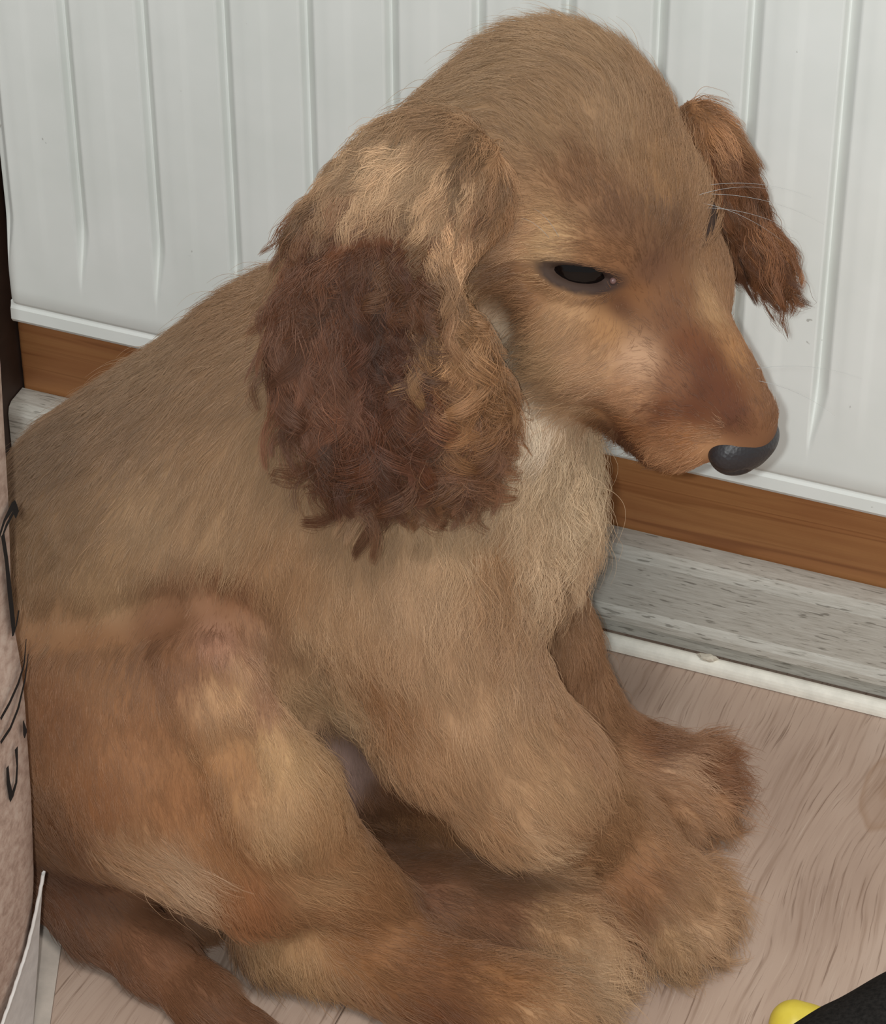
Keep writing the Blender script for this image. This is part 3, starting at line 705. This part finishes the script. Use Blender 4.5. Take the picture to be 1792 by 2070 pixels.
def grow(Q, Nn, K, clump_mm, clump=0.5, spread=8.0, width=0.075, grav=0.0, lenvar=0.3, freq=1.3, strays=0.02, tone=0.05):
    n = len(Q); part = part_of(Q)
    # clumps: strands share a centre whose tip they lean to
    nc = max(8, int(n*1.0/clump_mm)); ci = rng.choice(n, nc, replace=False)
    kd = kdtree.KDTree(nc)
    for k_, q in enumerate(Q[ci]): kd.insert(q, k_)
    kd.balance()
    cl = np.array([kd.find(q)[1] for q in Q])
    f, c, a = coat_at(Q+rng.normal(0, 1, (nc, 3))[cl]*np.where(part == 0, 2.0, 3.0)[:, None], part)
    a[:, 2] *= np.where(part == 1, 1.45, np.where(a[:, 0] > 15, 1.4, 1.0))
    # the lie of the hair, turned a little per lock and per strand
    f = f-Nn*(f*Nn).sum(1, keepdims=True); f /= np.maximum(np.linalg.norm(f, axis=1), 1e-6)[:, None]
    side = np.cross(Nn, f)
    th = np.radians(rng.normal(0, spread*0.9, nc)[cl]+rng.normal(0, spread*0.8, n))
    f = f*np.cos(th)[:, None]+side*np.sin(th)[:, None]; side = np.cross(Nn, f)
    L = a[:, 0]*np.clip(rng.normal(1, lenvar, n), 0.35, 1.7)
    li = np.radians(a[:, 1]*np.clip(rng.normal(1, 0.35, n), 0.2, 2.2))
    st = rng.random(n) < strays; li[st] *= 2.0; L[st] *= 1.25
    amp = a[:, 2]*rng.uniform(0.7, 1.3, nc)[cl]; ph = rng.uniform(0, 6.28, nc)[cl]+rng.normal(0, 0.35, n); fr = freq*rng.uniform(0.75, 1.25, nc)[cl]
    P_ = np.zeros((n, K, 3)); p = Q-Nn*0.4; P_[:, 0] = p
    for k in range(1, K):
        t = (k-0.5)/(K-1)
        lt = li*(1.25-1.5*t)
        d = f*np.cos(lt)[:, None]+Nn*np.sin(lt)[:, None]
        d[:, 2] -= grav*t
        d /= np.linalg.norm(d, axis=1)[:, None]
        p = p+d*(L/(K-1))[:, None]; P_[:, k] = p
    for k in range(K):
        t = k/(K-1); g = min(1.0, t*1.6)
        s_ = np.sin(ph+6.283*fr*t)-np.sin(ph); c_ = np.cos(ph+6.283*fr*t)-np.cos(ph)
        P_[:, k] += side*(amp*g*s_)[:, None]*0.8+Nn*(amp*g*np.abs(c_)*0.45)[:, None]
    G_ = P_[ci][cl]
    for k in range(1, K):
        t = k/(K-1); P_[:, k] += (G_[:, k]-P_[:, k])*(clump*np.clip((a[:, 0]-4)/12, 0.12, 1)*t**1.3)[:, None]
    P_[..., 2] = np.maximum(P_[..., 2], 0.6)
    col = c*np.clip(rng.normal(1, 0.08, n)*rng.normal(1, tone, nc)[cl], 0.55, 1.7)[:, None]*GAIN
    r = np.linspace(1.0, 0.25, K)[None]*width*np.clip(rng.normal(1, 0.2, n), 0.6, 1.5)[:, None]
    return P_, r, np.clip(col, 0, 0.95)
def world_hair(P_): return (P_.reshape(-1, 3)@UV).reshape(P_.shape)/1000.0
if FUR:
    tc = (A_+B_+C_)/3
    em_t = eye_mask(tc); nm_t = nose_mask(tc)
    ok = (em_t > 1.0) & (nm_t > 1.0)
    see = ((CAMU-tc)*VN[Tri[:, 0]]).sum(1) > -250                    # the side hidden from every near view gets thinner hair
    wt = np.where(see, 1.0, 0.35)
    tl = va[Tri[:, 0], 0]; dens = wt*np.clip((9.0/tl)**1.2, 0.7, 4.5)
    Q, Nn = roots(240000, (tpart == 0) & ok, dens)
    P_, r, c = grow(Q, Nn, 7, 26, 0.45)
    curves_obj('coat', world_hair(P_), r/1000, c, pup, M_HAIR)
    for g, nm, n in ((1, 'ear_feathering', 42000), (2, 'ear_feathering', 12000)):
        Q, Nn = roots(n, (tpart == g))
        P_, r, c = grow(Q, Nn, 14, 55, 0.86, spread=12, width=0.09, grav=0.35, freq=1.6, strays=0.02, tone=0.2)
        curves_obj(nm, world_hair(P_), r/1000, c, pup, M_HAIR)

    # whiskers: long fine hairs of the brow and muzzle
    W = [((1425, 375), KR*0.9+KU*0.1-KF*0.2, 34), ((1430, 392), KR*0.9-KU*0.0+KF*0.1, 38), ((1420, 410), KR*0.9-KU*0.2, 26), ((1425, 420), KR*0.9-KU*0.05-KF*0.2, 30), ((1410, 395), KR*0.8+KU*0.25, 26),
         ((1530, 745), KR*0.9+KU*0.12, 34), ((1535, 770), KR*0.8-KU*0.15+KF*0.2, 26), ((1110, 480), -KR*0.5+KU*0.5-KF*0.6, 16), ((1130, 478), -KR*0.4+KU*0.6-KF*0.6, 18)]
    wp, wn, wok = hits([w_[0] for w_ in W])
    pos = []
    for (q, d, L), p, ok_ in zip(W, wp, wok):
        if not ok_: continue
        d = d/np.linalg.norm(d); t = np.linspace(0, 1, 12)[:, None]
        pos.append(p+d*L*t-np.array([0, 0, 1.0])*L*0.28*t**2.2)
    pos = np.array(pos); N_ = len(pos)
    curves_obj('whiskers', world_hair(pos), np.linspace(0.065, 0.012, 12)[None].repeat(N_, 0)/1000, np.full((N_, 3), 0.42), pup, M_HAIR)

# ------------------------------------------------------------------ printed bag at the left edge
bag = bpy.data.objects.new('printed_bag', None); COL.objects.link(bag); bag.location = (0.02, -0.32, 0.0)
tag(bag, 'tall beige speckled bag with black line drawing at the left edge', 'bag')
BL = np.array(bag.location); YB = -0.262
ez = np.array([on_y(*q, YB) for q in ((62, 2110), (66, 2040), (72, 1900), (80, 1760), (75, 1600), (62, 1400), (55, 1330), (36, 1225), (33, 1100), (30, 1000), (26, 930), (16, 750), (6, 600), (-6, 440))])
zz, xx = ez[:, 2], ez[:, 0]; o_ = np.argsort(zz); zz, xx = zz[o_], xx[o_]
def xr(z): return np.interp(z, zz, xx)
def on_panel(px, py):
    c = 0.115; d = px_ray(px, py)
    for _ in range(12):
        p = CAM+d*((c-CAM[0])/d[0]); c = float(xr(p[2]))
    return p
def mat_bag():
    t = NT('speckled_paper'); n = t.noise(t.coord((1, 1, 1)), 260, 4, 0.65); m = t.noise(t.coord(), 30, 3)
    c = t.ramp(n, [(0.36, rgba((160, 134, 120))), (0.5, rgba((188, 162, 148))), (0.66, rgba((206, 186, 172)))])
    t.col(t.mix(0.3, c, t.ramp(m, [(0.3, rgba((176, 150, 136))), (0.7, rgba((200, 176, 162)))]))); t.rough(0.8, 0.15); t.bump(n, 0.3, 0.0006); return t.m
M_BAG = mat_bag(); M_INK = plain('black_print', (34, 32, 32), 0.7, 0.2); M_WHITE = plain('white_paper', (214, 208, 204), 0.8, 0.15, 0.04, 200)
lev = np.unique(np.concatenate([[0.0005], np.linspace(0.004, 0.40, 60)]))
V = []; F = []
for z in lev:
    x1 = float(xr(z)); wob = 0.004*math.sin(z*40)
    ring = [(x1-0.003, YB-0.0005), (x1, YB-0.004)]+[(x1+0.0006*math.sin((y-YB)*90+z*30), y) for y in np.linspace(YB-0.012, YB-0.11, 8)]+[(x1-0.004, YB-0.118), (x1-0.16+wob, YB-0.12), (x1-0.165, YB-0.115), (x1-0.165, YB-0.006), (x1-0.16+wob, YB)]
    V += [(x_, y_, z) for x_, y_ in ring]
nr = len(ring)
for i in range(len(lev)-1):
    for j in range(nr): F.append((i*nr+j, i*nr+(j+1) % nr, (i+1)*nr+(j+1) % nr, (i+1)*nr+j))
F.append(tuple(range(nr-1, -1, -1)))
bb = mesh_obj('bag_body', np.array(V)-BL, F, M_BAG, bag, True)
bm = bmesh.new(); bm.from_mesh(bb.data); bmesh.ops.recalc_face_normals(bm, faces=bm.faces[:]); bm.to_mesh(bb.data); bm.free()
sd = bb.modifiers.new('paper', 'SOLIDIFY'); sd.thickness = 0.0006; sd.offset = -1
def stroke(name, pts, wpx):
    """printed line on the side of the bag: a flat ribbon a hair's breadth proud of the paper"""
    P_ = np.array([on_panel(*q) for q in pts]); t = np.linspace(0, 1, len(P_)); tt = np.linspace(0, 1, 6*len(P_))
    P_ = np.stack([np.interp(tt, t, P_[:, k]) for k in range(3)], 1); wv = np.interp(tt, t, np.asarray(wpx, float))/6200.0
    T_ = np.gradient(P_, axis=0); T_ /= np.linalg.norm(T_, axis=1)[:, None]; nx_ = np.array([1.0, 0, 0]); S_ = np.cross(T_, nx_); S_ /= np.linalg.norm(S_, axis=1)[:, None]
    P_ = P_+nx_*0.0012
    v = np.concatenate([P_+S_*wv[:, None]*1.6, P_-S_*wv[:, None]*1.6]); n_ = len(P_)
    return mesh_obj(name, v-BL, [(i, i+1, n_+i+1, n_+i) for i in range(n_-1)], M_INK, bag)
stroke('drawn_line', [(-14, 1100), (2, 1050), (20, 1018), (28, 1040), (22, 1030), (6, 1060), (-2, 1082)], [2, 3, 6, 5, 3, 3, 2])
stroke('drawn_line', [(-2, 1078), (6, 1130), (12, 1190), (20, 1262), (19, 1284), (26, 1262), (31, 1232)], [4, 4, 5, 5, 2, 2, 2])
stroke('drawn_line', [(46, 1290), (42, 1340), (30, 1380), (12, 1420), (-6, 1452)], [1, 2, 3, 3, 3])
stroke('drawn_line', [(50, 1320), (44, 1370), (30, 1430), (14, 1470), (-6, 1500)], [1, 2, 3, 3, 3])
stroke('drawn_line', [(40, 1455), (44, 1480), (43, 1490)], [1, 5, 1])
stroke('drawn_line', [(26, 1510), (28, 1545), (26, 1580), (16, 1612), (10, 1580), (8, 1548)], [4, 2, 3, 5, 4, 3])
# white lower panel with its crimped edge
edge_px = [(77, 1762), (70, 1800), (58, 1858), (44, 1915), (28, 1965), (10, 2020), (-8, 2070), (-40, 2150)]
tp = np.array([on_panel(*q) for q in edge_px]); bt = np.array([on_panel(*q) for q in ((79, 1764), (77, 1810), (73, 1870), (70, 1930), (66, 1985), (62, 2040), (58, 2090), (50, 2170))])
for q in (tp, bt): q[:, 0] += 0.0014; q[:, 2] = np.maximum(q[:, 2], 0.001)
n_ = len(tp)
mesh_obj('lower_panel', np.concatenate([tp, bt])-BL, [(i, i+1, n_+i+1, n_+i) for i in range(n_-1)], M_WHITE, bag)
hem = []
for i in range(40):
    q = i/39*(n_-1); k = min(int(q), n_-2); hem.append(tp[k]+(tp[k+1]-tp[k])*(q-k)+np.array([0.0006, 0, 0.0003*math.sin(i*1.9)]))
hv, hf = [], []
for i, c in enumerate(hem):
    for j in range(6): a_ = j*math.pi/3; hv.append(c+np.array([0.0007*math.cos(a_), 0.0009*math.sin(a_), 0.0004*math.sin(a_)]))
for i in range(len(hem)-1):
    for j in range(6): hf.append((i*6+j, i*6+(j+1) % 6, (i+1)*6+(j+1) % 6, (i+1)*6+j))
mesh_obj('hem', np.array(hv)-BL, hf, M_WHITE, bag, True)
q0, q1, q2, q3 = on_z(80, 1815, 0.002), on_z(130, 1868, 0.002), on_z(98, 2090, 0.002), on_z(50, 2100, 0.002)
top = np.array([q0, q1, q2+(q2-q1)*0.3, q3+(q3-q0)*0.3]); low = top.copy(); low[:, 2] = 0.0006
strip = mesh_obj('card_strip', np.concatenate([low, top]), [(3, 2, 1, 0), (4, 5, 6, 7), (0, 1, 5, 4), (1, 2, 6, 5), (2, 3, 7, 6), (3, 0, 4, 7)], plain('grey_card', (196, 182, 170), 0.8, 0.15, 0.05, 120))
tag(strip, 'flat pale card strip on the floor between the printed bag and the tail', 'card')

# ------------------------------------------------------------------ yellow toy and black cloth in the bottom right corner
def surf_thing(name, H, mat, plist_fn, loc_uv, it=3):
    global prims
    k_ = prims; prims = []; plist_fn(); v, f = build_surface(prims, H, False); prims = k_
    v = smooth_verts(v, f, it); o = mesh_obj(name, toworld(v)-toworld(loc_uv), f, mat, None, True); o.location = toworld(loc_uv); return o
def toy_shape():
    a, b = ptz(1606, 2072, 9.2), ptz(1640, 2078, 8.8)
    cone(a, b, 8.8, 7.2, 4); cone(b, ptz(1700, 2092, 8), 7.2, 5.0, 4)
    cone(ptz(1625, 2056, 14.5), ptz(1660, 2050, 13.2), 0.8, 0.5, 1.5)
t_ = NT('yellow_rubber'); t_.col(t_.ramp(t_.noise(t_.coord(), 120, 3), [(0.3, rgba((222, 196, 62))), (0.7, rgba((236, 212, 84)))])); t_.rough(0.4, 0.4)
toy = surf_thing('rubber_toy', 0.9, t_.m, toy_shape, np.append(ptz(1606, 2072, 0)[:2], 0.0)); tag(toy, 'small rounded yellow rubber toy on the floor beside the black cloth', 'toy')
def cloth_shape():
    cone(ptz(1655, 2165, 24), ptz(1730, 2135, 24), 17, 17, 8); cone(ptz(1730, 2135, 24), ptz(1850, 2095, 26), 17, 21, 10); cone(ptz(1850, 2095, 26), ptz(1960, 2120, 26), 21, 22, 10)
    cone(ptz(1700, 2240, 16), ptz(1900, 2230, 18), 16, 18, 10)
    cone(ptz(1680, 2150, 41), ptz(1900, 2090, 47), 2.0, 2.0, 4)
t_ = NT('black_fabric'); n_ = t_.noise(t_.coord(), 700, 3, 0.6); t_.col(t_.ramp(n_, [(0.3, rgba((24, 22, 21))), (0.7, rgba((44, 41, 39)))])); t_.rough(0.9, 0.1); t_.bump(n_, 0.5, 0.0006)
clo = surf_thing('black_cloth', 1.4, t_.m, cloth_shape, np.append(ptz(1800, 2160, 0)[:2], 0.0)); tag(clo, 'bunched black cloth lying in the bottom right corner', 'cloth')
# crumb of paint on the skirting's foot
bm = bmesh.new(); bmesh.ops.create_icosphere(bm, subdivisions=2, radius=1.0)
for v in bm.verts: v.co = Vector((v.co.x*0.0040*(1+0.25*math.sin(v.co.y*5)), v.co.y*0.0018, v.co.z*0.0014*(1+0.3*math.sin(v.co.x*4))))
ch = bm_obj('paint_chip', bm, plain('chipped_paint', (206, 196, 180), 0.7, 0.2, 0.08, 300)); ch.location = (0.2605, 0.0135, 0.0066); ch.rotation_euler = (0, 0.1, 0.1)
tag(ch, 'pale flake of paint resting on the white floor strip', 'flake')
